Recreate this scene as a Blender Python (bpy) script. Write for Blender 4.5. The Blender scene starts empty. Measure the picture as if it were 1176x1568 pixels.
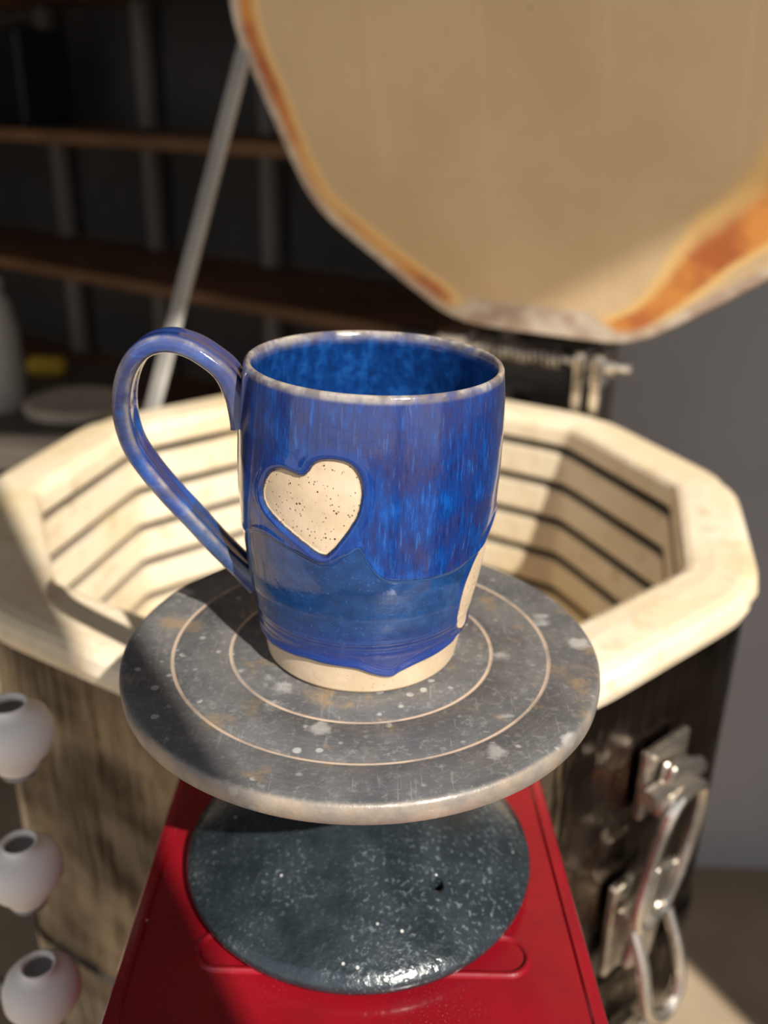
import bpy, math, random, bmesh
import numpy as np
from mathutils import Matrix, Vector
random.seed(3); np.random.seed(3)
S=bpy.context.scene
COL=S.collection
FPX=1440.0; PITCH=math.radians(23.5); ROLL=math.radians(1.2)
CAMZ=1.2
M=(Matrix.Rotation(math.pi/2-PITCH,3,'X') @ Matrix.Rotation(ROLL,3,'Z'))
def ray(x,y):
    return (M @ Vector(((x-588)/FPX,-(y-784)/FPX,-1.0)))
def on_z(x,y,z):
    d=ray(x,y); t=(z-CAMZ)/d.z; return (d.x*t,d.y*t)
def on_y(x,y,yy):
    d=ray(x,y); t=yy/d.y; return (d.x*t,CAMZ+d.z*t)

# ---------------- node helpers
class NT:
    def __init__(s,name):
        s.m=bpy.data.materials.new(name); s.m.use_nodes=True
        s.t=s.m.node_tree; s.n=s.t.nodes; s.l=s.t.links
        s.b=s.n['Principled BSDF']; s.o=s.n['Material Output']
    def lk(s,a,b): s.l.new(a,b)
    def put(s,inp,v):
        if isinstance(v,bpy.types.NodeSocket): s.l.new(v,inp)
        elif isinstance(v,(tuple,list)) and len(v)==3 and inp.type=='RGBA': inp.default_value=(*v,1)
        else: inp.default_value=v
    def set(s,**k):
        names={'col':'Base Color','rough':'Roughness','metal':'Metallic','coat':'Coat Weight','coatr':'Coat Roughness','spec':'Specular IOR Level','ior':'IOR'}
        for a,v in k.items(): s.put(s.b.inputs[names[a]],v)
        return s
    def obj(s):
        return s.n.new('ShaderNodeTexCoord').outputs['Object']
    def mapping(s,vec,scale=(1,1,1),loc=(0,0,0)):
        n=s.n.new('ShaderNodeMapping'); s.lk(vec,n.inputs['Vector']); n.inputs['Scale'].default_value=scale; n.inputs['Location'].default_value=loc
        return n.outputs[0]
    def noise(s,vec,scale,detail=4,rough=.55,dist=0):
        n=s.n.new('ShaderNodeTexNoise'); s.lk(vec,n.inputs['Vector'])
        n.inputs['Scale'].default_value=scale; n.inputs['Detail'].default_value=detail; n.inputs['Roughness'].default_value=rough; n.inputs['Distortion'].default_value=dist
        return n.outputs[0]
    def vor(s,vec,scale,out='Distance',rnd=1):
        n=s.n.new('ShaderNodeTexVoronoi'); s.lk(vec,n.inputs['Vector']); n.inputs['Scale'].default_value=scale; n.inputs['Randomness'].default_value=rnd
        return n.outputs[out]
    def math(s,op,a,b=0.0,c=0.0):
        n=s.n.new('ShaderNodeMath'); n.operation=op
        for i,v in enumerate((a,b,c)): s.put(n.inputs[i],v)
        return n.outputs[0]
    def rng(s,v,a,b,c=0.0,d=1.0,smooth=True):
        n=s.n.new('ShaderNodeMapRange'); n.interpolation_type='SMOOTHSTEP' if smooth else 'LINEAR'
        s.put(n.inputs[0],v)
        for i,x in enumerate((a,b,c,d)): n.inputs[i+1].default_value=x
        return n.outputs[0]
    def mix(s,f,a,b,mode='MIX'):
        n=s.n.new('ShaderNodeMix'); n.data_type='RGBA'; n.blend_type=mode
        s.put(n.inputs[0],f); s.put(n.inputs[6],a); s.put(n.inputs[7],b)
        return n.outputs[2]
    def ramp(s,f,stops):
        n=s.n.new('ShaderNodeValToRGB'); s.put(n.inputs[0],f)
        e=n.color_ramp.elements
        while len(e)<len(stops): e.new(.5)
        for i,(p,c) in enumerate(stops): e[i].position=p; e[i].color=(*c,1)
        return n.outputs[0]
    def attr(s,name):
        n=s.n.new('ShaderNodeAttribute'); n.attribute_name=name; return n.outputs['Fac']
    def sep(s,v):
        n=s.n.new('ShaderNodeSeparateXYZ'); s.lk(v,n.inputs[0]); return n.outputs
    def comb(s,x,y,z):
        n=s.n.new('ShaderNodeCombineXYZ')
        for i,v in enumerate((x,y,z)): s.put(n.inputs[i],v)
        return n.outputs[0]
    def bump(s,h,strength=.3,dist=.001):
        n=s.n.new('ShaderNodeBump'); n.inputs['Strength'].default_value=strength; n.inputs['Distance'].default_value=dist
        s.lk(h,n.inputs['Height']); s.lk(n.outputs[0],s.b.inputs['Normal'])

def simple(name,c1,c2=None,scale=8,rough=.6,metal=0,bump=.15,bd=.002,**k):
    t=NT(name); o=t.obj(); c2=c2 or tuple(x*.8 for x in c1)
    nz=t.noise(o,scale,5)
    t.set(col=t.mix(t.rng(nz,.35,.65),c1,c2),rough=rough,metal=metal,**k)
    if bump: t.bump(t.noise(o,scale*6,4),bump,bd)
    return t.m

# ---------------- mesh helpers
def mkobj(name,verts,faces,mat=None,smooth=False,parent=None,loc=None):
    me=bpy.data.meshes.new(name)
    me.from_pydata([tuple(map(float,v)) for v in verts],[],[tuple(map(int,f)) for f in faces]); me.update()
    if smooth: me.polygons.foreach_set('use_smooth',[True]*len(me.polygons))
    o=bpy.data.objects.new(name,me); COL.objects.link(o)
    if mat: me.materials.append(mat)
    if parent: o.parent=parent
    if loc: o.location=loc
    return o
def empty(name,loc=(0,0,0)):
    o=bpy.data.objects.new(name,None); COL.objects.link(o); o.location=loc; o.empty_display_size=.05; return o
def grid_faces(nr,ns,off=0,closed=True,flip=False):
    f=[]
    for i in range(nr-1):
        for j in range(ns if closed else ns-1):
            a=off+i*ns+j; b=off+i*ns+(j+1)%ns; c=off+(i+1)*ns+(j+1)%ns; d=off+(i+1)*ns+j
            f.append((a,d,c,b) if flip else (a,b,c,d))
    return f
def lathe(prof,n=64):
    v=[];f=[]
    a=np.arange(n)*2*math.pi/n
    for r,z in prof:
        r=max(r,1e-5)
        for t in a: v.append((r*math.cos(t),r*math.sin(t),z))
    return v,grid_faces(len(prof),n)
def box(c,s,R=None,bev=0.0):
    bm=bmesh.new(); bmesh.ops.create_cube(bm,size=1.0)
    for v in bm.verts: v.co=Vector((v.co.x*s[0],v.co.y*s[1],v.co.z*s[2]))
    if bev>0: bmesh.ops.bevel(bm,geom=list(bm.edges),offset=bev,segments=3,profile=.5,affect='EDGES')
    vs=[]
    for v in bm.verts:
        p=v.co.copy()
        if R is not None: p=R@p
        vs.append(tuple(p+Vector(c)))
    bm.verts.index_update()
    fs=[tuple(v.index for v in f.verts) for f in bm.faces]
    bm.free(); return vs,fs
def merge(parts):
    V=[];F=[]
    for v,f in parts:
        o=len(V); V+=list(v); F+=[tuple(i+o for i in g) for g in f]
    return V,F
def tube(pts,r,n=12,closed=False,cap=True):
    P=[Vector(p) for p in pts]; V=[];F=[]
    N=len(P); up=None
    for i in range(N):
        if closed: t=(P[(i+1)%N]-P[i-1]).normalized()
        else: t=(P[min(i+1,N-1)]-P[max(i-1,0)]).normalized()
        if up is None:
            up=Vector((0,0,1)) if abs(t.z)<.9 else Vector((1,0,0))
        s=t.cross(up).normalized(); up=s.cross(t).normalized()
        rr=r[i] if isinstance(r,(list,tuple)) else r
        for k in range(n):
            a=2*math.pi*k/n; V.append(tuple(P[i]+s*math.cos(a)*rr+up*math.sin(a)*rr))
    F=grid_faces(N,n)
    if closed:
        for k in range(n): F.append(((N-1)*n+k,(N-1)*n+(k+1)%n,(k+1)%n,k))
    elif cap:
        F.append(tuple(range(n))[::-1]); F.append(tuple((N-1)*n+k for k in range(n)))
    return V,F
def crom(pts,m,closed=True):
    P=np.array(pts,float); n=len(P); out=[]
    for i in range(n if closed else n-1):
        p0=P[(i-1)%n] if closed else P[max(i-1,0)]; p1=P[i]; p2=P[(i+1)%n]; p3=P[(i+2)%n] if closed else P[min(i+2,n-1)]
        for k in range(m):
            t=k/m
            out.append(.5*((2*p1)+(-p0+p2)*t+(2*p0-5*p1+4*p2-p3)*t*t+(-p0+3*p1-3*p2+p3)*t**3))
    if not closed: out.append(P[-1])
    return np.array(out)
def poly_sdf(px,py,poly):
    d=np.full(px.shape,1e9); ins=np.zeros(px.shape,bool); n=len(poly)
    for i in range(n):
        ax,ay=poly[i]; bx,by=poly[(i+1)%n]
        ex,ey=bx-ax,by-ay; L=ex*ex+ey*ey+1e-18
        t=np.clip(((px-ax)*ex+(py-ay)*ey)/L,0,1)
        d=np.minimum(d,(px-ax-ex*t)**2+(py-ay-ey*t)**2)
        c=((ay>py)!=(by>py))
        xi=ax+(py-ay)*ex/(ey if abs(ey)>1e-15 else 1e-15)
        ins^=(c&(px<xi))
    d=np.sqrt(d); return np.where(ins,d,-d)
def sstep(x,a,b):
    t=np.clip((x-a)/(b-a),0,1); return t*t*(3-2*t)
def setattr_f(o,name,arr):
    a=o.data.attributes.new(name,'FLOAT','POINT'); a.data.foreach_set('value',np.asarray(arr,dtype=np.float32))

# ================= camera, sun, world
cd=bpy.data.cameras.new('camera'); cam=bpy.data.objects.new('camera',cd); COL.objects.link(cam)
cam.matrix_world=Matrix.Translation((0,0,CAMZ)) @ M.to_4x4()
cd.sensor_fit='VERTICAL'; cd.sensor_height=24; cd.sensor_width=18; cd.lens=24*FPX/1568
cd.clip_start=.01; cd.clip_end=50
cd.dof.use_dof=True; cd.dof.focus_distance=.300; cd.dof.aperture_fstop=4.7
S.camera=cam
ld=bpy.data.lights.new('sun','SUN'); ld.energy=6.8; ld.angle=math.radians(.55); ld.color=(1,.94,.84)
sun=bpy.data.objects.new('sun',ld); COL.objects.link(sun)
TR=Vector((-.5,.87,-.84)).normalized()
sun.rotation_euler=TR.to_track_quat('-Z','Y').to_euler(); sun.location=(1.5,-2.5,4)
w=bpy.data.worlds.new('sky'); S.world=w; w.use_nodes=True
bg=w.node_tree.nodes['Background']
tc=w.node_tree.nodes.new('ShaderNodeTexCoord'); sp=w.node_tree.nodes.new('ShaderNodeSeparateXYZ'); rp=w.node_tree.nodes.new('ShaderNodeValToRGB')
w.node_tree.links.new(tc.outputs['Generated'],sp.inputs[0]); w.node_tree.links.new(sp.outputs[2],rp.inputs[0]); w.node_tree.links.new(rp.outputs[0],bg.inputs[0])
rp.color_ramp.elements[0].color=(.95,.92,.88,1); rp.color_ramp.elements[1].color=(.50,.62,.85,1)
bg.inputs[1].default_value=.85
try: S.view_settings.view_transform='Standard'
except Exception as e: print(e)

# ================= materials
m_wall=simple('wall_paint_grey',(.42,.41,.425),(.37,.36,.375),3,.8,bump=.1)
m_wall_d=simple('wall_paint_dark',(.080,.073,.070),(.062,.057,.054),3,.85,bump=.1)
m_floor=simple('concrete_floor',(.50,.385,.265),(.34,.26,.17),2.5,.8,bump=.3,bd=.004)
m_drive=simple('driveway_asphalt',(.20,.18,.155),(.14,.125,.11),2.5,.85,bump=.3,bd=.004)
m_ceil=simple('ceiling_board',(.25,.24,.22),(.22,.21,.2),3,.9,bump=.05)
m_post=simple('painted_post',(.5,.48,.45),(.45,.43,.4),4,.7)
m_wood=simple('shelf_wood',(.20,.10,.045),(.13,.065,.03),6,.7)
m_dwood=simple('dark_table_top',(.10,.08,.065),(.07,.055,.045),6,.6)
m_white=simple('painted_upright',(.25,.23,.205),(.20,.18,.165),6,.6)
m_bisque=simple('bisque_clay',(.86,.80,.74),(.78,.71,.64),15,.75)
m_dark=simple('dark_plastic',(.008,.008,.010),(.005,.005,.007),8,.5)
m_yellow=simple('yellow_sponge',(.55,.36,.03),(.45,.28,.02),40,.9)

def firebrick():
    t=NT('firebrick'); o=t.obj()
    a=t.noise(o,9,5); b=t.noise(o,60,4)
    c=t.mix(t.rng(a,.38,.68),(.82,.71,.54),(.74,.60,.41))
    c=t.mix(t.rng(b,.52,.78),c,(.62,.48,.31))
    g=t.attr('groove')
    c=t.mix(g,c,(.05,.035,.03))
    st=t.rng(t.noise(t.mapping(o,(1,1,1),(3,1,0)),5,3),.52,.68)
    c=t.mix(t.math('MULTIPLY',st,.65),c,(.68,.52,.25))
    t.set(col=c,rough=.55,coat=.25,coatr=.25)
    t.bump(t.math('ADD',t.noise(o,120,4),t.math('MULTIPLY',t.noise(o,25,3),2.)),.4,.0018)
    return t.m
m_brick=firebrick()
def lidmat():
    t=NT('lid_firebrick'); o=t.obj()
    a=t.noise(o,6,5)
    c=t.mix(t.rng(a,.35,.65),(.80,.59,.355),(.71,.505,.285))
    br=t.n.new('ShaderNodeTexBrick'); t.lk(t.mapping(o,(1,1,1),(.045,.02,0)),br.inputs['Vector'])
    br.inputs['Scale'].default_value=1.0; br.inputs['Brick Width'].default_value=.108; br.inputs['Row Height'].default_value=.175
    br.inputs['Mortar Size'].default_value=.0014; br.inputs['Mortar Smooth'].default_value=.8; br.offset=0.0
    br.inputs['Color1'].default_value=(1,1,1,1); br.inputs['Color2'].default_value=(.97,.965,.955,1); br.inputs['Mortar'].default_value=(1.08,1.08,1.08,1)
    c=t.mix(1.0,c,br.outputs[0],'MULTIPLY')
    s=t.attr('stain_sunlit'); e=t.attr('edge')
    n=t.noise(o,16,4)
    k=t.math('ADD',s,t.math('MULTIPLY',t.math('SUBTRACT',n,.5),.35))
    c=t.mix(t.rng(k,.02,.36),c,(.95,.62,.25))  # yellow margin is a sunlit edge painted in; the orange is burn stain
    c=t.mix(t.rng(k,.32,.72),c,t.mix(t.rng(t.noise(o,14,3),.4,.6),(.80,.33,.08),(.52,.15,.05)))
    c=t.mix(e,c,t.mix(t.rng(t.noise(o,35,4),.4,.62),(.72,.62,.50),(.50,.36,.28)))
    t.set(col=c,rough=t.rng(k,0,1,.7,.4))
    t.bump(t.noise(o,60,4),.25,.0015)
    return t.m
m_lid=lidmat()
def steel(name,c=(.55,.53,.5),r=.28,sc=5,metal=.95,bd=.003,dk=.4):
    t=NT(name); o=t.obj()
    n=t.noise(o,sc,5); k=t.noise(t.mapping(o,(1,1,.15)),90,3)
    c2=tuple(x*dk for x in c)
    t.set(col=t.mix(t.rng(n,.40,.60),c,c2),rough=t.rng(t.noise(o,14,4),.3,.7,r*.7,r*1.6),metal=metal)
    t.bump(t.math('ADD',k,t.math('MULTIPLY',t.noise(o,11,2),6)),.25,bd)
    return t.m
m_steel=steel('stainless_jacket',(.19,.160,.130),.17,9,1.0,.010,.22)
m_chrome=steel('worn_chrome',(.80,.74,.66),.22,18)
m_arm=simple('aluminium_arm',(.50,.48,.44),(.40,.38,.35),20,.5,metal=.2)

# ================= room
def wbox(name,c,s,mat,R=None,bev=0,parent=None):
    v,f=box(c,s,R,bev); return mkobj(name,v,f,mat,parent=parent)
wbox('floor',(0,1.7,-.05),(5.2,4.64,.1),m_floor)
wbox('driveway_ground',(0,-2.62,-.06),(7.0,4.0,.1),m_drive)
wbox('ceiling',(0,1.75,2.45),(5.2,4.54,.1),m_ceil)
wbox('wall_back',(1.43,1.30,1.2),(2.24,.1,2.4),m_wall)
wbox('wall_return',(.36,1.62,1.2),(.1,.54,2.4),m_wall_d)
wbox('wall_right',(2.5,.35,1.2),(.1,1.8,2.4),m_wall)
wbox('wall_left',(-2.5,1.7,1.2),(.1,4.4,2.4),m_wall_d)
wbox('shade_wall',(1.99,-.56,1.2),(1.12,.1,2.4),m_post)  # unseen wall added to keep sun off the right of the room
wbox('shadow_post',(.342,-.57,1.2),(.096,.1,2.4),m_post,bev=.006)  # added post out of view, casts the shadow across the left side
g=Vector((-.81,.5864,0)).normalized(); p=Vector((g.y,-g.x,0)); S0=Vector((.05,1.5,0))
Rg=Matrix((( -g.x,p.x,0),(-g.y,p.y,0),(0,0,1)))
def sh(a,b,z): return S0+g*a+p*b+Vector((0,0,z))
def shpx(x,y,b):
    d=ray(x,y); o=S0+p*b; C=Vector((0,0,CAMZ))
    t=(o-C).dot(p)/d.dot(p); h=C+d*t
    return (h-S0).dot(g),h.z
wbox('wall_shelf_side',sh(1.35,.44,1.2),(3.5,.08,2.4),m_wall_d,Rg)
shelf=empty('storage_shelving')
for i,z in enumerate((.55,.86,1.135,1.42,1.75)):
    wbox('shelf_board_%d'%i,sh(1.35,.19,z-.012),(2.7,.34,.024),m_wood,Rg,.003,shelf)
for i,a in enumerate((.02,shpx(415,340,.345)[0],shpx(228,200,.345)[0],shpx(98,300,.345)[0],2.66)):
    wbox('upright_%d'%i,sh(a,.345,1.0),(.032,.03,2.0),m_white,Rg,.003,shelf)
ab_,zb_=shpx(44,150,.16)
v,f=merge([box((0,0,0),(.13,.12,.20),None,.008),box((0,0,.105),(.05,.02,.014),None,.003)])
bx=mkobj('storage_box',v,f,m_dark); bx.matrix_world=Matrix.Translation(sh(min(ab_,2.5),.16,1.135+.1003))@Rg.to_4x4()

# ================= kiln
KC=Vector((-.016,.680,0)); RIMZ=CAMZ-.274
kiln=empty('electric_kiln',(KC.x,KC.y,0))
ROT=math.radians(5.0)
def decring(R,ns=240,rnd=.012):
    ap=R*math.cos(math.pi/10); out=[]
    for j in range(ns):
        th=2*math.pi*j/ns; d=(th-ROT)%(math.pi/5)-math.pi/10
        r=ap/math.cos(d)*(1-rnd*(abs(d)/(math.pi/10))**8)
        out.append((r*math.cos(th),r*math.sin(th)))
    return out
prof=[(.292,RIMZ-.023,0),(.298,RIMZ-.021,0),(.3010,RIMZ-.013,0),(.2995,RIMZ-.005,0),(.296,RIMZ-.0015,0),(.290,RIMZ,0),(.27,RIMZ+.0008,0),(.256,RIMZ,0),(.251,RIMZ-.002,0),(.2485,RIMZ-.006,0),(.248,RIMZ-.010,0)]
z=RIMZ-.020
for k in range(8):
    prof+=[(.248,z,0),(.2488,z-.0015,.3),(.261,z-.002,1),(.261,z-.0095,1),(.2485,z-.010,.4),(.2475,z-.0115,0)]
    z-=.037
    prof.append((.2475,z+.004,0))
prof+=[(.248,.58,0),(.10,.58,0),(.001,.58,0)]
V=[];G=[]
for R,zz,gr in prof:
    for (x,y) in decring(R,240,.03 if R>.28 else .004):
        V.append((x,y,zz)); G.append(gr)
o=mkobj('firebrick_chamber',V,grid_faces(len(prof),240,0,True,True),m_brick,parent=kiln); setattr_f(o,'groove',G)
jp=[(.2925,RIMZ-.020),(.2925,.66),(.2950,.657),(.2950,.643),(.2925,.64),(.2925,.42),(.2950,.417),(.2950,.403),(.2925,.40),(.2925,.24),(.05,.24)]
V=[]
for R,zz in jp:
    for (x,y) in decring(R,240,.006): V.append((x,y,zz))
mkobj('steel_jacket',V,grid_faces(len(jp),240,0,True,True),m_steel,parent=kiln)
parts=[]
for a in (45,135,225,315):
    c=(.22*math.cos(math.radians(a)),.22*math.sin(math.radians(a)),.12)
    parts.append(box(c,(.035,.035,.24),None,.003))
parts.append(box((0,0,.232),(.40,.03,.02),None,.002)); parts.append(box((0,0,.232),(.03,.40,.02),None,.002))
v,f=merge(parts); mkobj('stand',v,f,m_dark,parent=kiln)

# lid
e=Vector((math.cos(math.radians(-29.5)),math.sin(math.radians(-29.5)),0)); nh=Vector((-e.y,e.x,0))
TH=math.radians(73)
u=-nh*math.cos(TH)+Vector((0,0,math.sin(TH)))
A=Vector((.068,.964,CAMZ-.207)); B=A+e*.187
mid=(A+B)/2
Zl=e.cross(u)
ML=Matrix((( e.x,u.x,Zl.x,mid.x),(e.y,u.y,Zl.y,mid.y),(e.z,u.z,Zl.z,mid.z),(0,0,0,1)))
sgn=1 if Zl.y<0 else -1
RL=.306; apL=RL*math.cos(math.pi/10)
def lring(R,ns=300):
    ap=R*math.cos(math.pi/10); out=[]
    for j in range(ns):
        th=2*math.pi*j/ns; d=(th+math.pi/2)%(math.pi/5)
        d=(d+math.pi/10)%(math.pi/5)-math.pi/10
        r=ap/math.cos(d)*(1-.02*(abs(d)/(math.pi/10))**6)
        out.append((r*math.cos(th),r*math.sin(th)+apL))
    return out
V=[];ST=[];ED=[]
rings=[(RL*k/60,0) for k in range(1,60)]+[(RL*.990,0),(RL,-.004),(RL+.001,-.03),(RL+.001,-.062),(.98*RL,-.065),(.01,-.065)]
rings=[(.001,0)]+rings
def ss(x,a,b):
    t=min(max((x-a)/(b-a),0),1); return t*t*(3-2*t)
for R,zz in rings:
    for (x,y) in lring(R):
        V.append((x,y,zz*sgn))
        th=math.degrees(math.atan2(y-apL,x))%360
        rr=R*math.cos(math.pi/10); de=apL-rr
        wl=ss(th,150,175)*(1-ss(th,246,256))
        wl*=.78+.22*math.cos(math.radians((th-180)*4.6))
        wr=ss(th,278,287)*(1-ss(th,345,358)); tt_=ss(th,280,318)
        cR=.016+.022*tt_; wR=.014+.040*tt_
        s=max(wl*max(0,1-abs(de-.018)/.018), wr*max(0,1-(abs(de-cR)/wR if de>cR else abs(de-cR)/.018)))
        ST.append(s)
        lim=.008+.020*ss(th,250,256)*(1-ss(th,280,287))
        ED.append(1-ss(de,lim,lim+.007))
ml=mkobj('lid',V,grid_faces(len(rings),300,0,True,False),m_lid); setattr_f(ml,'stain_sunlit',ST); setattr_f(ml,'edge',ED)
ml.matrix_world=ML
def par(o,pa):
    mw=o.matrix_world.copy(); o.parent=pa; o.matrix_parent_inverse=Matrix.Translation(-Vector(pa.location)); o.matrix_basis=mw
par(ml,kiln)
V=[]
for R,zz in [(RL+.0015,-.012),(RL+.003,-.013),(RL+.003,-.055),(RL+.0015,-.056)]:
    for (x,y) in lring(R): V.append((x,y,zz*sgn))
o=mkobj('lid_band',V,grid_faces(4,300),m_chrome); o.matrix_world=ML; par(o,kiln)
def rel(pts): return [tuple(Vector(q)-Vector((KC.x,KC.y,0))) for q in pts]
P1=ML@Vector((-.290,.30,-.035*sgn)); P2=Vector((-.250,.905,RIMZ-.06))
dv=(P1-P2); L=dv.length; q=dv.to_track_quat('Z','Y').to_matrix()
v,f=merge([box((P1+P2)/2-KC,(.021,.006,L),q,.0015),tube(rel([P1-Vector((.01,0,0)),P1+Vector((.02,0,0))]),.006),tube(rel([P2-Vector((.012,0,0)),P2+Vector((.03,-.02,0))]),.006)])
mkobj('lid_support_arm',v,f,m_arm,parent=kiln)
parts=[]
Re=Matrix(((e.x,nh.x,0),(e.y,nh.y,0),(0,0,1)))
H0=Vector((-.02,.674,0))+Vector((math.cos(math.radians(60.5)),math.sin(math.radians(60.5)),0))*.299
HH=RIMZ+.042
for k in (-.07,.070,.088):
    c=H0+e*k
    parts.append(box(c+Vector((0,0,RIMZ-.035))-KC,(.010 if k>0 else .024,.008,.17),Re,.002))
    parts.append(box(c+nh*.012+Vector((0,0,HH-.003))-KC,(.012 if k>0 else .034,.034,.034),Re,.004))
    parts.append(tube(rel([c+nh*.02-e*.012+Vector((0,0,HH)),c+nh*.02+e*.012+Vector((0,0,HH))]),.010))
rod=[H0-e*.10+nh*.02+Vector((0,0,HH)),H0+e*.115+nh*.02+Vector((0,0,HH))]
parts.append(tube(rel(rod),.005))
hel=[]
for i in range(200):
    t=i/199; a=t*2*math.pi*14
    c=H0+e*(-.045+.09*t)+nh*.02+Vector((0,0,HH))
    hel.append(c+nh*math.cos(a)*.010+Vector((0,0,math.sin(a)*.010)))
parts.append(tube(rel(hel),.0018,6))
v,f=merge(parts); mkobj('hinge',v,f,m_chrome,smooth=False,parent=kiln)
v,f=box(H0+nh*.035+e*(-.05)+Vector((0,0,HH-.02))-KC,(.20,.012,.05),Re,.003); mkobj('hinge_plate',v,f,m_dark,parent=kiln)

# latch
fa=math.radians(-49); fn=Vector((math.cos(fa),math.sin(fa),0)); ft=Vector((-fn.y,fn.x,0))
fc=Vector((KC.x,KC.y,0))+fn*.2805-ft*.004
Rf=Matrix(((ft.x,fn.x,0),(ft.y,fn.y,0),(0,0,1)))
def fp(a,z,o=0): return fc+ft*a+fn*o+Vector((0,0,z))
Lz=.826
Rt=Rf@Matrix.Rotation(.25,3,'Y')
parts=[box(fp(.008,Lz,.004)-KC,(.044,.006,.05),Rf,.002),
       box(fp(.008,Lz-.004,.014)-KC,(.030,.010,.036),Rt,.004),
       box(fp(-.004,Lz-.11,.004)-KC,(.046,.006,.075),Rf,.002),
       box(fp(-.004,Lz-.095,.018)-KC,(.026,.008,.075),Rt,.003),
       tube(rel([fp(-.020,Lz,.014),fp(.034,Lz,.014)]),.006),
       tube(rel([fp(-.028,Lz-.09,.014),fp(.022,Lz-.09,.014)]),.006)]
loop=[]
for i in range(40):
    a=2*math.pi*i/40; ca,sa=math.cos(a),math.sin(a)
    xx=.021*abs(ca)**.6*(1 if ca>0 else -1); zz_=.046*abs(sa)**.7*(1 if sa>0 else -1)
    loop.append(fp(.002+xx+.25*zz_,Lz-.050+zz_,.022))
parts.append(tube(rel(loop),.0045,10,closed=True))
lever=[fp(-.02,Lz-.09,.014),fp(-.022,Lz-.12,.03),fp(-.022,Lz-.15,.038),fp(-.010,Lz-.165,.040),fp(.004,Lz-.165,.040),fp(.014,Lz-.15,.038),fp(.014,Lz-.12,.03),fp(.014,Lz-.09,.014)]
parts.append(tube(rel(crom(lever,5,False)),.0042,10))
parts.append(box(fp(.0,Lz-.25,.004)-KC,(.05,.006,.06),Rf,.002))
parts.append(tube(rel([q+Vector((0,0,-.20)) for q in loop]),.0040,10,closed=True))
v,f=merge(parts); mkobj('lid_latch',v,f,m_chrome,smooth=False,parent=kiln)

# ================= red control box
def redmat():
    t=NT('red_enamel'); o=t.obj()
    n=t.noise(o,30,4)
    c=t.mix(t.rng(n,.3,.7),(.26,.005,.012),(.20,.004,.010))
    d=t.rng(t.vor(o,140),.13,.08)
    keep=t.math('GREATER_THAN',t.noise(o,30,2),.61)
    c=t.mix(t.math('MULTIPLY',d,keep),c,(.7,.6,.55))
    fd=t.math('MULTIPLY',t.rng(t.noise(o,1200,2),.62,.72),t.rng(t.noise(o,18,3),.45,.65))
    c=t.mix(t.math('MULTIPLY',fd,.25),c,(.55,.35,.32))
    t.set(col=c,rough=t.rng(t.noise(o,60,3),.3,.7,.20,.34),coat=.5,coatr=.10)
    t.bump(t.noise(o,300,2),.05,.0005)
    return t.m
m_red=redmat()
BZ=CAMZ-.298
x0,x1=-.0975,.0850; y0,y1=.10,.386
def rrect(x0,x1,y0,y1,r,n=8):
    out=[]
    for cx,cy,a0 in ((x1-r,y1-r,0),(x0+r,y1-r,90),(x0+r,y0+r,180),(x1-r,y0+r,270)):
        for k in range(n+1):
            a=math.radians(a0+90*k/n); out.append((cx+r*math.cos(a),cy+r*math.sin(a)))
    return out
V=[];lv=[(0,-.33),(0,-.008),(.0005,-.004),(.002,-.001),(.005,0),(.0065,0),(.0075,-.0012),(.0085,-.0012),(.05,-.0012)]
for ins,dz in lv:
    for x,y in rrect(x0+ins,x1-ins,y0+ins,y1-ins,max(.014-ins,.004)):
        if x>0: x-=.006*(y-.24)/.14
        V.append((x,y,BZ+dz))
n=36
F=grid_faces(len(lv),n); F.append(tuple(range(n))[::-1]); F.append(tuple((len(lv)-1)*n+k for k in range(n)))
parts=[(V,F)]
sl=on_z(303,1455,BZ); sr=on_z(808,1455,BZ); s1=on_z(555,1428,BZ); s2=on_z(555,1486,BZ)
sc=((sl[0]+sr[0])/2,(s1[1]+s2[1])/2); hl=(sr[0]-sl[0])/2; hw=(s1[1]-s2[1])/2; st=[]
for k in range(24):
    a=-math.pi/2+math.pi*k/23; st.append((sc[0]+hl-hw+hw*math.cos(a),sc[1]+hw*math.sin(a),BZ-.0012))
for k in range(24):
    a=math.pi/2+math.pi*k/23; st.append((sc[0]-hl+hw+hw*math.cos(a),sc[1]+hw*math.sin(a),BZ-.0012))
parts.append(tube(st,.0015,10,closed=True))
parts.append(box((-.006,.243,(BZ-.33)/2+.004),(.10,.12,BZ-.33),None,.004))
parts.append(box((-.006,.243,.008),(.16,.24,.016),None,.004))
v,f=merge(parts)
mkobj('kiln_control_box',v,f,m_red)

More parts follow.
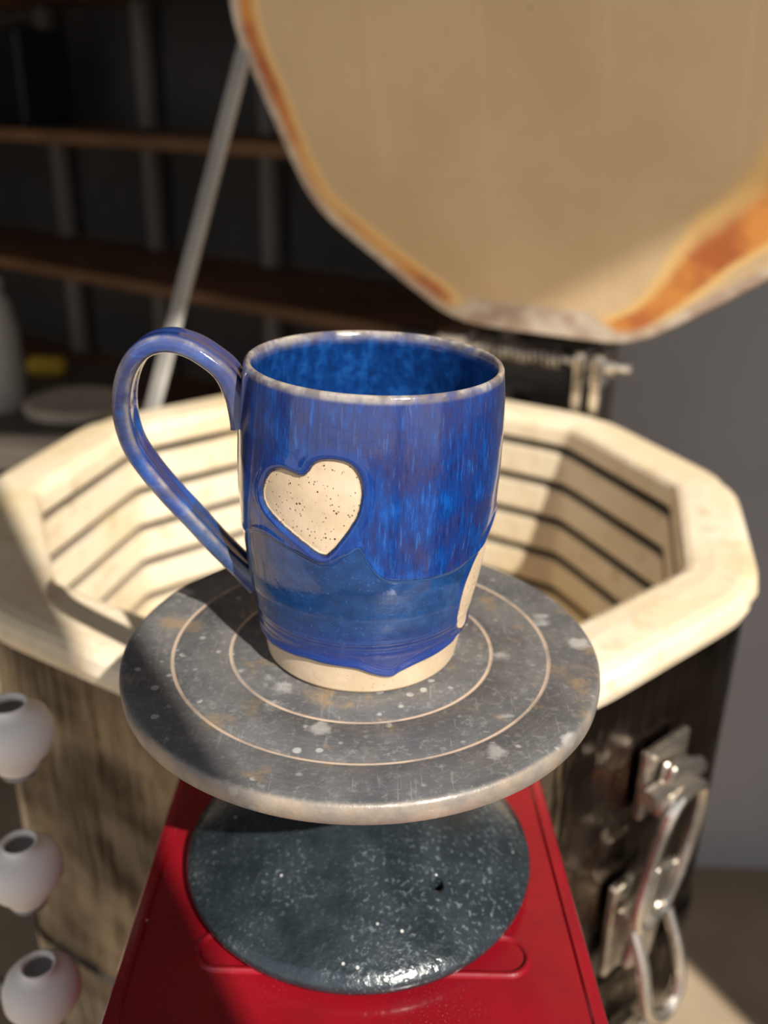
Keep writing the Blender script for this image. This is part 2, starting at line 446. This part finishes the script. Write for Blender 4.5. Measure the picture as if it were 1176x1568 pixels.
# ================= banding wheel
BWx,BWy=-.0076,.315
WY=.3125
bw=empty('banding_wheel',(BWx,WY,BZ))
HR=.0908
def ttmat():
    t=NT('cast_aluminium_head'); o=t.obj(); s=t.sep(o)
    r=t.math('SQRT',t.math('ADD',t.math('MULTIPLY',s[0],s[0]),t.math('MULTIPLY',s[1],s[1])))
    c=t.mix(t.rng(t.noise(o,35,6,.65),.3,.7),(.100,.100,.105),(.180,.177,.175))
    c=t.mix(t.math('MULTIPLY',t.rng(t.noise(t.mapping(o,(1,1,1),(2,1,0)),420,3,.7),.50,.70),.42),c,(.35,.34,.33))
    sw=t.noise(t.comb(t.math('MULTIPLY',r,900),t.math('MULTIPLY',t.math('ARCTAN2',s[0],s[1]),1.5),0),1,3)
    c=t.mix(t.math('MULTIPLY',t.rng(sw,.5,.7),.12),c,(.36,.34,.31))
    sc1=t.rng(t.noise(t.mapping(o,(1,.06,1),(0,3,0)),900,2),.66,.72); 
    c=t.mix(t.math('MULTIPLY',sc1,.25),c,(.45,.44,.42))
    c=t.mix(t.math('MULTIPLY',t.rng(t.noise(t.mapping(o,(1,1,1),(.3,.1,0)),60,5,.65),.57,.70),.6),c,(.36,.25,.14))
    v=t.vor(t.mapping(o,(1,1,1),(.013,.02,0)),48); nz=t.noise(o,140,5)
    k=t.math('ADD',v,t.math('MULTIPLY',t.math('SUBTRACT',nz,.5),.55))
    big=t.math('MULTIPLY',t.rng(k,.28,.12),t.rng(t.noise(t.mapping(o,(1,1,1),(.7,.2,.1)),22,2),.46,.54))
    v2=t.math('ADD',t.vor(o,150),t.math('MULTIPLY',t.math('SUBTRACT',nz,.5),.5)); sm=t.math('MULTIPLY',t.rng(v2,.24,.12),t.rng(t.noise(o,60,2),.49,.57))
    c=t.mix(t.math('MULTIPLY',t.math('MAXIMUM',big,sm),.75),c,(.54,.53,.51))
    ringm=None
    for r0 in (.0498,.0714):
        d=t.math('ABSOLUTE',t.math('SUBTRACT',r,r0)); mk=t.rng(d,.0009,.0004)
        ringm=mk if ringm is None else t.math('MAXIMUM',ringm,mk)
    wear=t.rng(t.noise(o,45,3),.3,.55,.45,1.0)
    c=t.mix(t.math('MULTIPLY',ringm,wear),c,(.60,.46,.35))
    c=t.mix(t.math('MULTIPLY',t.rng(r,HR-.0018,HR-.0004),.8),c,t.mix(t.rng(t.noise(o,50,4),.35,.65),(.42,.33,.25),(.22,.20,.18)))
    t.set(col=c,rough=t.rng(t.noise(o,80,4),.3,.7,.36,.58),metal=.25)
    t.bump(t.math('ADD',t.noise(o,500,4),t.math('MULTIPLY',ringm,1.5)),.30,.0006)
    return t.m
HZ=.298-.192
prof=[(.011,HZ-.024),(.012,HZ-.012),(.03,HZ-.0100),(HR-.006,HZ-.0098),(HR-.0020,HZ-.0092),(HR-.0003,HZ-.0074),(HR,HZ-.0036),(HR-.0003,HZ-.0014),(HR-.0011,HZ-.0004),(HR-.0025,HZ),(.085,HZ),(.0722,HZ),(.0716,HZ-.0004),(.0710,HZ-.0004),(.0704,HZ),(.0506,HZ),(.0501,HZ-.0004),(.0495,HZ-.0004),(.0490,HZ),(.03,HZ),(.0001,HZ)]
v,f=lathe(prof,180)
mkobj('wheel_head',v,f,ttmat(),smooth=True,parent=bw)
def basemat():
    t=NT('glazed_iron_base'); o=t.obj()
    n=t.noise(o,60,5)
    c=t.mix(t.rng(n,.3,.7),(.013,.020,.025),(.029,.040,.048))
    sp=t.math('MULTIPLY',t.rng(t.noise(o,520,3,.65),.54,.72),t.rng(t.noise(o,30,4),.34,.66))
    c=t.mix(t.math('MULTIPLY',sp,.60),c,(.24,.28,.31))
    v=t.rng(t.vor(o,170),.14,.08)
    c=t.mix(t.math('MULTIPLY',v,t.rng(t.noise(o,50,2),.60,.66)),c,(.5,.5,.5))
    t.set(col=c,rough=t.rng(t.noise(o,200,3),.3,.7,.18,.36),metal=.1,coat=.5,coatr=.12)
    t.bump(t.math('ADD',t.noise(o,360,3),t.noise(o,110,3)),.5,.0010)
    return t.m
m_base=basemat()
prof=[(.0001,.0004),(.066,.0004),(.0700,.001),(.0724,.0025),(.0730,.0045),(.0722,.0068)]
for k in range(1,15):
    r=.0722*(1-k/15*.86); 
    prof.append((r,.0068+.0225*(1-(r/.0722)**2)))
prof+=[(.0098,.0305),(.009,.034),(.009,.074),(.0095,HZ-.0245),(.0001,HZ-.0245)]
v,f=lathe(prof,128)
base=mkobj('wheel_base',v,f,m_base,smooth=True)
hx,hy=on_z(669,1350,BZ+.022)
cv,cf=lathe([(.0001,.010),(.0028,.010),(.0028,.04),(.0001,.04)],24)
cut=mkobj('cutter',[(a+hx-BWx,b+hy-WY,c) for a,b,c in cv],cf)
for ob in (base,cut):
    bm=bmesh.new(); bm.from_mesh(ob.data); bmesh.ops.remove_doubles(bm,verts=bm.verts,dist=2e-5); bmesh.ops.recalc_face_normals(bm,faces=bm.faces); bm.to_mesh(ob.data); bm.free()
md=base.modifiers.new('b','BOOLEAN'); md.object=cut; md.operation='DIFFERENCE'; md.solver='EXACT'
bpy.context.view_layer.update()
dg=bpy.context.evaluated_depsgraph_get(); nm=bpy.data.meshes.new_from_object(base.evaluated_get(dg))
base.modifiers.clear(); base.data=nm; nm.name='wheel_base'
if not nm.materials: nm.materials.append(m_base)
bpy.data.objects.remove(cut)
base.parent=bw; base.location=(0,.0015,0)

# ================= mug
MZ=CAMZ-.192
OT=.1098
Zk=[0,.004,.02,.04,.06,.08,.1,.1115]; Rk=[.0360,.0368,.0398,.0434,.0451,.0453,.0446,.0432]
cf_=np.polyfit(Zk,Rk,5)
def RP(z): return np.polyval(cf_,z)
LEAN=.030
def px2mug(x,y):
    d=ray(x,y); R=.046; z=.06
    for it in range(15):
        cx=BWx+LEAN*z; cy=BWy
        a=d.x**2+d.y**2; b=-2*(d.x*cx+d.y*cy); c=cx*cx+cy*cy-R*R
        D=max(b*b-4*a*c,0); t=(-b-math.sqrt(D))/(2*a)
        X,Y,Z=d.x*t-cx,d.y*t-cy,CAMZ+d.z*t-MZ
        z=.5*z+.5*min(max(Z,0),.111); R=float(RP(z))+.0006
    return math.atan2(X,-Y),Z
heart_px=[(402,762),(405,742),(414,727),(430,722),(447,728),(461,733),(471,727),(484,712),(508,708),(534,714),(548,732),(553,757),(548,786),(535,810),(517,834),(504,847),(496,851),(480,843),(452,822),(425,798),(409,780)]
hp=[px2mug(*q) for q in heart_px]
RH=.0448
hp=crom([(a*RH,b) for a,b in hp],4)
rp_px=[(742,828),(736,840),(724,865),(713,895),(705,925),(701,950),(704,962)]
rp=[px2mug(*q) for q in rp_px]
rp=[(a*.043,b) for a,b in rp]
rp=rp+[(rp[-1][0]+.012,.016),(rp[-1][0]+.03,.024),(rp[0][0]+.03,.05),(rp[0][0]+.012,rp[0][1]+.006)]
rp=crom(rp,3)
def line(pxs,base,amp):
    L=[px2mug(*q) for q in pxs]
    ph=[a for a,b in L]; zz=[b for a,b in L]
    xs=np.linspace(-math.pi,math.pi,721)
    ph=[-math.pi,ph[0]-.5]+ph+[ph[-1]+.5,math.pi]; zz=[base,base+.3*(zz[0]-base)]+zz+[base+.3*(zz[-1]-base),base]
    C=crom(list(zip(ph,zz)),12,False)
    o=np.argsort(C[:,0]); y=np.interp(xs,C[o,0],C[o,1])
    y+=amp*(np.sin(xs*7+1)+.6*np.sin(xs*13+2)+.4*np.sin(xs*23))/2
    return xs,y
bl=line([(414,985),(428,996),(450,1006),(480,1014),(515,1022),(545,1027),(570,1035),(597,1038),(612,1030),(635,1018),(665,1003),(688,987),(698,974)],.013,.0003)
zl=line([(374,812),(400,818),(430,835),(465,853),(497,862),(530,850),(550,842),(562,862),(580,884),(610,890),(650,886),(690,874),(720,855),(738,835)],.052,.0006)
NS=600
no=260
oz=np.linspace(.0015,OT,no)
ph=-math.pi+2*math.pi*np.arange(NS)/NS
PH,ZZ=np.meshgrid(ph,oz)
RR=RP(ZZ)
hs=poly_sdf(PH*RH,ZZ,hp)
rs=poly_sdf(PH*.043,ZZ,rp)
rs2=poly_sdf((PH+2*math.pi)*.043,ZZ,rp); rs=np.maximum(rs,rs2)
bz=np.interp(PH,bl[0],bl[1]); bs=bz-ZZ
ls=poly_sdf(PH*RH,ZZ,crom([(-1.62*RH,.090),(-1.50*RH,.082),(-1.48*RH,.072),(-1.58*RH,.062),(-1.9*RH,.07),(-1.9*RH,.085)],3))
bare=np.maximum(np.maximum(hs,rs),np.maximum(bs,ls))
zone=ZZ-np.interp(PH,zl[0],zl[1])
glz=sstep(-bare,-.0002,.0012)
halo=np.exp(-((-bare-.0022)/.0016)**2)
thick=.0006*glz+.0005*halo*(bare<0)+.0004*sstep(zone,-.0008,.0010)*glz
thick+=.0004*np.exp(-((bs+.0012)/.0012)**2)
thick+=.0002*np.exp(-((zone-.0012)/.0010)**2)*glz
rings_n=.00004*np.sin(ZZ*430+.6*np.sin(PH*2))
for zr,am in ((.0235,.00014),(.0205,-.00012)):
    rings_n+=am*np.exp(-((ZZ-zr-.0006*np.sin(PH))/.0007)**2)
RO=RR+thick+rings_n
def wob(P): return 1+.004*np.sin(2*P+.5)+.002*np.sin(3*P)
VX=[];VY=[];VZ=[];AB=[];AZ=[];AR=[];AI=[]
def addring(R,z,b,zo,rm,inn):
    R=np.broadcast_to(R,(NS,))*wob(ph); zr=np.broadcast_to(z,(NS,))
    X=R*np.sin(ph); Y=-R*np.cos(ph)
    VX.append(X+LEAN*zr); VY.append(Y); VZ.append(zr-X*.016*(zr/.1085))
    AB.append(np.broadcast_to(b,(NS,))); AZ.append(np.broadcast_to(zo,(NS,))); AR.append(np.broadcast_to(rm,(NS,))); AI.append(np.broadcast_to(inn,(NS,)))
addring(.001,.0012,.01,-.01,0,0); addring(.028,.0012,.01,-.01,0,0); addring(.030,0,.01,-.01,0,0); addring(RP(0)-.0012,0,.01,-.01,0,0)
for i in range(no):
    rm=float(sstep(oz[i],OT-.0012,OT+.0002))
    addring(RO[i],oz[i],bare[i],zone[i],rm*.7,0)
top=float(RP(OT))+.0010
for (dr,dz,rm) in ((-.0001,.0008,.8),(-.0005,.0015,1),(-.0011,.0019,1),(-.0018,.0017,1),(-.0024,.0010,.8),(-.0028,-.0002,.5),(-.0030,-.0012,.2)):
    addring(top+dr,OT+dz,-.01,.03,rm,0 if dr>-.0020 else 1)
for zi in np.linspace(OT-.003,.008,60):
    addring(float(RP(zi))-.0026+.00012*math.sin(zi*500),zi,-.01,.03,0,1)
addring(.028,.0055,-.01,.03,0,1); addring(.001,.005,-.01,.03,0,1)
nr=len(VX)
V=np.stack([np.concatenate(VX),np.concatenate(VY),np.concatenate(VZ)],1)
F=grid_faces(nr,NS)
AB=np.concatenate(AB);AZ=np.concatenate(AZ);AR=np.concatenate(AR);AI=np.concatenate(AI)
HY=.318
hc=[(382,640),(367,604),(348,568),(320,544),(291,528),(258,521),(226,530),(203,556),(192,594),(193,635),(206,678),(231,716),(263,754),(297,790),(330,826),(356,852),(378,872),(396,886)]
pl=[on_y(x,y,HY) for x,y in hc]
pl=crom(pl,8,False); npt=len(pl)
P=np.zeros((npt,3)); P[:,0]=pl[:,0]-BWx; P[:,1]=HY-BWy; P[:,2]=pl[:,1]-MZ
T=np.gradient(P,axis=0); T/=np.linalg.norm(T,axis=1)[:,None]
Nn=np.stack([-T[:,2],np.zeros(npt),T[:,0]],1)
NH=48; off=len(V); hv=[];hb=[];hz=[];hr=[]
tt=np.linspace(0,1,npt)
for i in range(npt):
    wd=np.interp(tt[i],[0,.08,.25,.6,.9,1],[.0115,.0090,.0083,.0078,.0072,.0085])
    th=np.interp(tt[i],[0,.06,.15,.6,.92,1],[.0072,.0048,.0039,.0037,.0038,.0052])
    for k in range(NH):
        a=2*math.pi*k/NH; c,s_=math.cos(a),math.sin(a)
        yy=wd*math.copysign(abs(c)**.75,c); nn=th*math.copysign(abs(s_)**.7,s_)
        nn*=1-.30*math.exp(-(yy/(wd*.45))**2)
        hv.append(P[i]+Nn[i]*nn+np.array([0,yy,0]))
        ridge=math.exp(-((abs(yy)/wd-.86)/.10)**2)
        hb.append(-.01);hz.append(.03 if tt[i]<.75 else -.004);hr.append(.7*ridge)
V=np.vstack([V,np.array(hv)]); F+=grid_faces(npt,NH,off)
AB=np.concatenate([AB,hb]);AZ=np.concatenate([AZ,hz]);AR=np.concatenate([AR,hr]);AI=np.concatenate([AI,np.zeros(len(hv))])
mug=mkobj('coffee_mug',V,F,None,smooth=True,loc=(BWx,BWy,MZ+.0002))
setattr_f(mug,'bare',AB);setattr_f(mug,'zone',AZ);setattr_f(mug,'rim',AR);setattr_f(mug,'inner',AI)
def mugmat():
    t=NT('blue_stoneware_glaze'); o=t.obj(); s=t.sep(o)
    ang=t.math('ARCTAN2',s[0],t.math('MULTIPLY',s[1],-1.0))
    cyl=t.comb(t.math('MULTIPLY',ang,.046),t.math('MULTIPLY',s[2],.11),0)
    cyl2=t.comb(t.math('MULTIPLY',ang,.046),t.math('MULTIPLY',s[2],.30),0)
    n1=t.noise(o,55,3,.5); st=t.noise(cyl,900,4,.65); st2=t.noise(cyl2,330,5,.7); fine=t.noise(o,900,3,.6)
    mixn=t.math('ADD',t.math('MULTIPLY',st2,.50),t.math('MULTIPLY',n1,.50))
    up=t.ramp(mixn,[(.38,(.024,.028,.115)),(.46,(.011,.028,.145)),(.53,(.004,.037,.20)),(.65,(.004,.080,.37))])
    up=t.mix(t.math('MULTIPLY',t.rng(st,.54,.68),.50),up,(.022,.13,.44))
    up=t.mix(t.math('MULTIPLY',t.rng(st,.47,.36),.50),up,(.004,.010,.070))
    bandm=t.math('MULTIPLY',t.rng(s[2],.086,.098),t.rng(t.noise(o,30,3),.38,.58))
    up=t.mix(t.math('MULTIPLY',bandm,.30),up,(.055,.056,.13))
    lo=t.ramp(t.math('ADD',t.math('MULTIPLY',n1,.5),t.math('MULTIPLY',t.noise(o,260,4),.5)),[(.35,(.006,.030,.10)),(.5,(.008,.041,.145)),(.65,(.012,.062,.205))])
    lz=t.rng(s[2],.034,.014)
    lo=t.mix(lz,lo,(.020,.037,.180))
    lo=t.mix(t.math('MULTIPLY',t.rng(fine,.60,.72),.35),lo,(.08,.16,.34))
    z=t.math('ADD',t.attr('zone'),t.math('MULTIPLY',t.math('SUBTRACT',t.noise(cyl2,300,3),.5),.0012))
    c=t.mix(t.rng(z,-.0006,.0006),lo,up)
    c=t.mix(t.math('MULTIPLY',t.rng(t.math('ABSOLUTE',z),.0006,.0001),.40),c,(.05,.17,.38))
    ab=t.attr('bare'); b=t.math('ADD',ab,t.math('MULTIPLY',t.math('SUBTRACT',t.noise(o,500,3),.5),.0005))
    hal=t.math('MULTIPLY',t.rng(b,-.0055,-.0025),t.rng(b,-.0003,-.0012))
    c=t.mix(t.math('MULTIPLY',hal,.6),c,(.003,.034,.20))
    c=t.mix(t.math('MULTIPLY',t.rng(b,-.0010,-.0002),.85),c,(.030,.028,.022))
    inn=t.attr('inner')
    ic=t.ramp(t.math('ADD',t.math('MULTIPLY',t.noise(o,260,5),.55),t.math('MULTIPLY',t.noise(cyl2,220,4),.45)),[(.38,(.004,.022,.10)),(.5,(.005,.036,.165)),(.70,(.012,.085,.30))])
    c=t.mix(inn,c,ic)
    clay=t.mix(t.rng(t.noise(o,90,4),.35,.65),(.64,.49,.345),(.56,.425,.28))
    spk=t.math('MULTIPLY',t.rng(t.vor(o,700),.28,.18),t.math('GREATER_THAN',t.noise(o,300,2),.50))
    spk2=t.math('MULTIPLY',t.rng(t.vor(t.mapping(o,(1,1,1),(.01,.02,.03)),400),.18,.12),t.math('GREATER_THAN',t.noise(o,150,2),.5))
    spm=t.math('MULTIPLY',t.math('MAXIMUM',t.math('MULTIPLY',spk,.7),spk2),t.rng(s[2],.018,.03,.25,1.0))
    clay=t.mix(spm,clay,(.10,.055,.03))
    bm=t.rng(b,-.0003,.0002)
    c=t.mix(bm,c,clay)
    rimf=t.math('MULTIPLY',t.attr('rim'),t.rng(t.noise(o,160,4),.30,.55,.40,1.0))
    rc=t.mix(t.rng(t.noise(o,90,3),.4,.6),(.42,.37,.31),(.19,.16,.15))
    c=t.mix(rimf,c,rc)
    t.set(col=c,rough=t.rng(bm,0,1,.08,.8),coat=t.rng(bm,0,1,.6,0),coatr=.03)
    hgt=t.math('ADD',t.math('MULTIPLY',t.noise(o,160,3),1.0),t.math('MULTIPLY',st,.32))
    hgt=t.math('ADD',hgt,t.math('MULTIPLY',fine,.12))
    t.bump(hgt,.30,.0006)
    return t.m
mug.data.materials.append(mugmat())

# ================= bisque vases on a rod rack, left
rack=empty('drying_rack',(-.225,.36,0))
cup_px=[(22,1132,.35),(38,1338,.34),(66,1522,.32)]
cp=[]
for (x,y,d) in cup_px:
    r=ray(x,y); t=d/r.y; cp.append(Vector((r.x*t,r.y*t,CAMZ+r.z*t)))
m_rod=simple('rack_rod',(.35,.33,.30),(.25,.23,.2),20,.5,metal=.6)
cprof=[(.0001,-.016),(.008,-.016),(.0095,-.0145),(.010,-.012),(.0150,-.006),(.0178,.000),(.0180,.006),(.0160,.0115),(.0120,.0150),(.0082,.0168),(.0078,.0180),(.0084,.0196),(.0076,.0200),(.0066,.0182),(.0070,.0160),(.0110,.0135),(.0145,.010),(.0162,.005),(.0155,0),(.012,-.007),(.0001,-.010)]
for i,c in enumerate(cp):
    v,f=lathe(cprof,48)
    o=mkobj('bisque_vase' if i==0 else 'bisque_vase.%03d'%i,v,f,m_bisque,smooth=True,loc=tuple(c))
parts=[]
rx,ry=-.270,.395
parts.append(tube([(rx,ry,0),(rx,ry,CAMZ-.30)],.006))
parts.append(box((rx,ry,.006),(.16,.16,.012),None,.003))
for c in cp:
    parts.append(tube([(rx,ry,c.z-.0190),(c.x,c.y,c.z-.0190)],.0022))
    pv,pfc=lathe([(.0001,-.0020),(.008,-.0020),(.0085,-.001),(.008,0),(.0001,0)],24)
    parts.append(([(a+c.x,b+c.y,k+c.z-.0164) for a,b,k in pv],pfc))
v,f=merge(parts); v=[(a+.225,b-.36,c) for a,b,c in v]
mkobj('rack_frame',v,f,m_rod,parent=rack)

# ================= work table behind, left
tb=empty('work_table',(-.75,1.30,0)); TZ=CAMZ-.40
parts=[box((0,0,TZ-.015),(.75,.42,.03),None,.004)]
for sx in (-.34,.34):
    for sy in (-.18,.18): parts.append(box((sx,sy,(TZ-.03)/2),(.04,.04,TZ-.03),None,.003))
v,f=merge(parts); mkobj('table_frame',v,f,m_dwood,parent=tb)
m_bat=simple('throwing_bat',(.52,.44,.33),(.42,.35,.26),12,.7)
x,y=on_z(110,605,TZ+.02)
v,f=lathe([(.0001,0),(.068,0),(.070,.002),(.070,.012),(.068,.014),(.05,.014),(.048,.013),(.0001,.013)],64); mkobj('throwing_bat',v,f,m_bat,smooth=False,loc=(x+.005,y,TZ+.0005))
sx_,sy_=on_z(70,545,TZ+.03)
v,f=box((0,0,.0),(.06,.03,.028),None,.010); mkobj('cleaning_sponge',v,f,m_yellow,smooth=True,loc=(sx_,min(sy_,1.47),TZ+.0145))
xj,yj=on_z(0,640,TZ)
v,f=lathe([(.0001,0),(.032,0),(.035,.003),(.040,.05),(.040,.11),(.033,.145),(.025,.16),(.028,.175),(.025,.176),(.022,.16),(.029,.14),(.036,.10),(.032,.01),(.0001,.008)],64)
m_jug=simple('grey_stoneware',(.42,.38,.34),(.36,.32,.28),10,.6)
mkobj('stoneware_jug',v,f,m_jug,smooth=True,loc=(xj-.016,yj+.04,TZ+.0005))
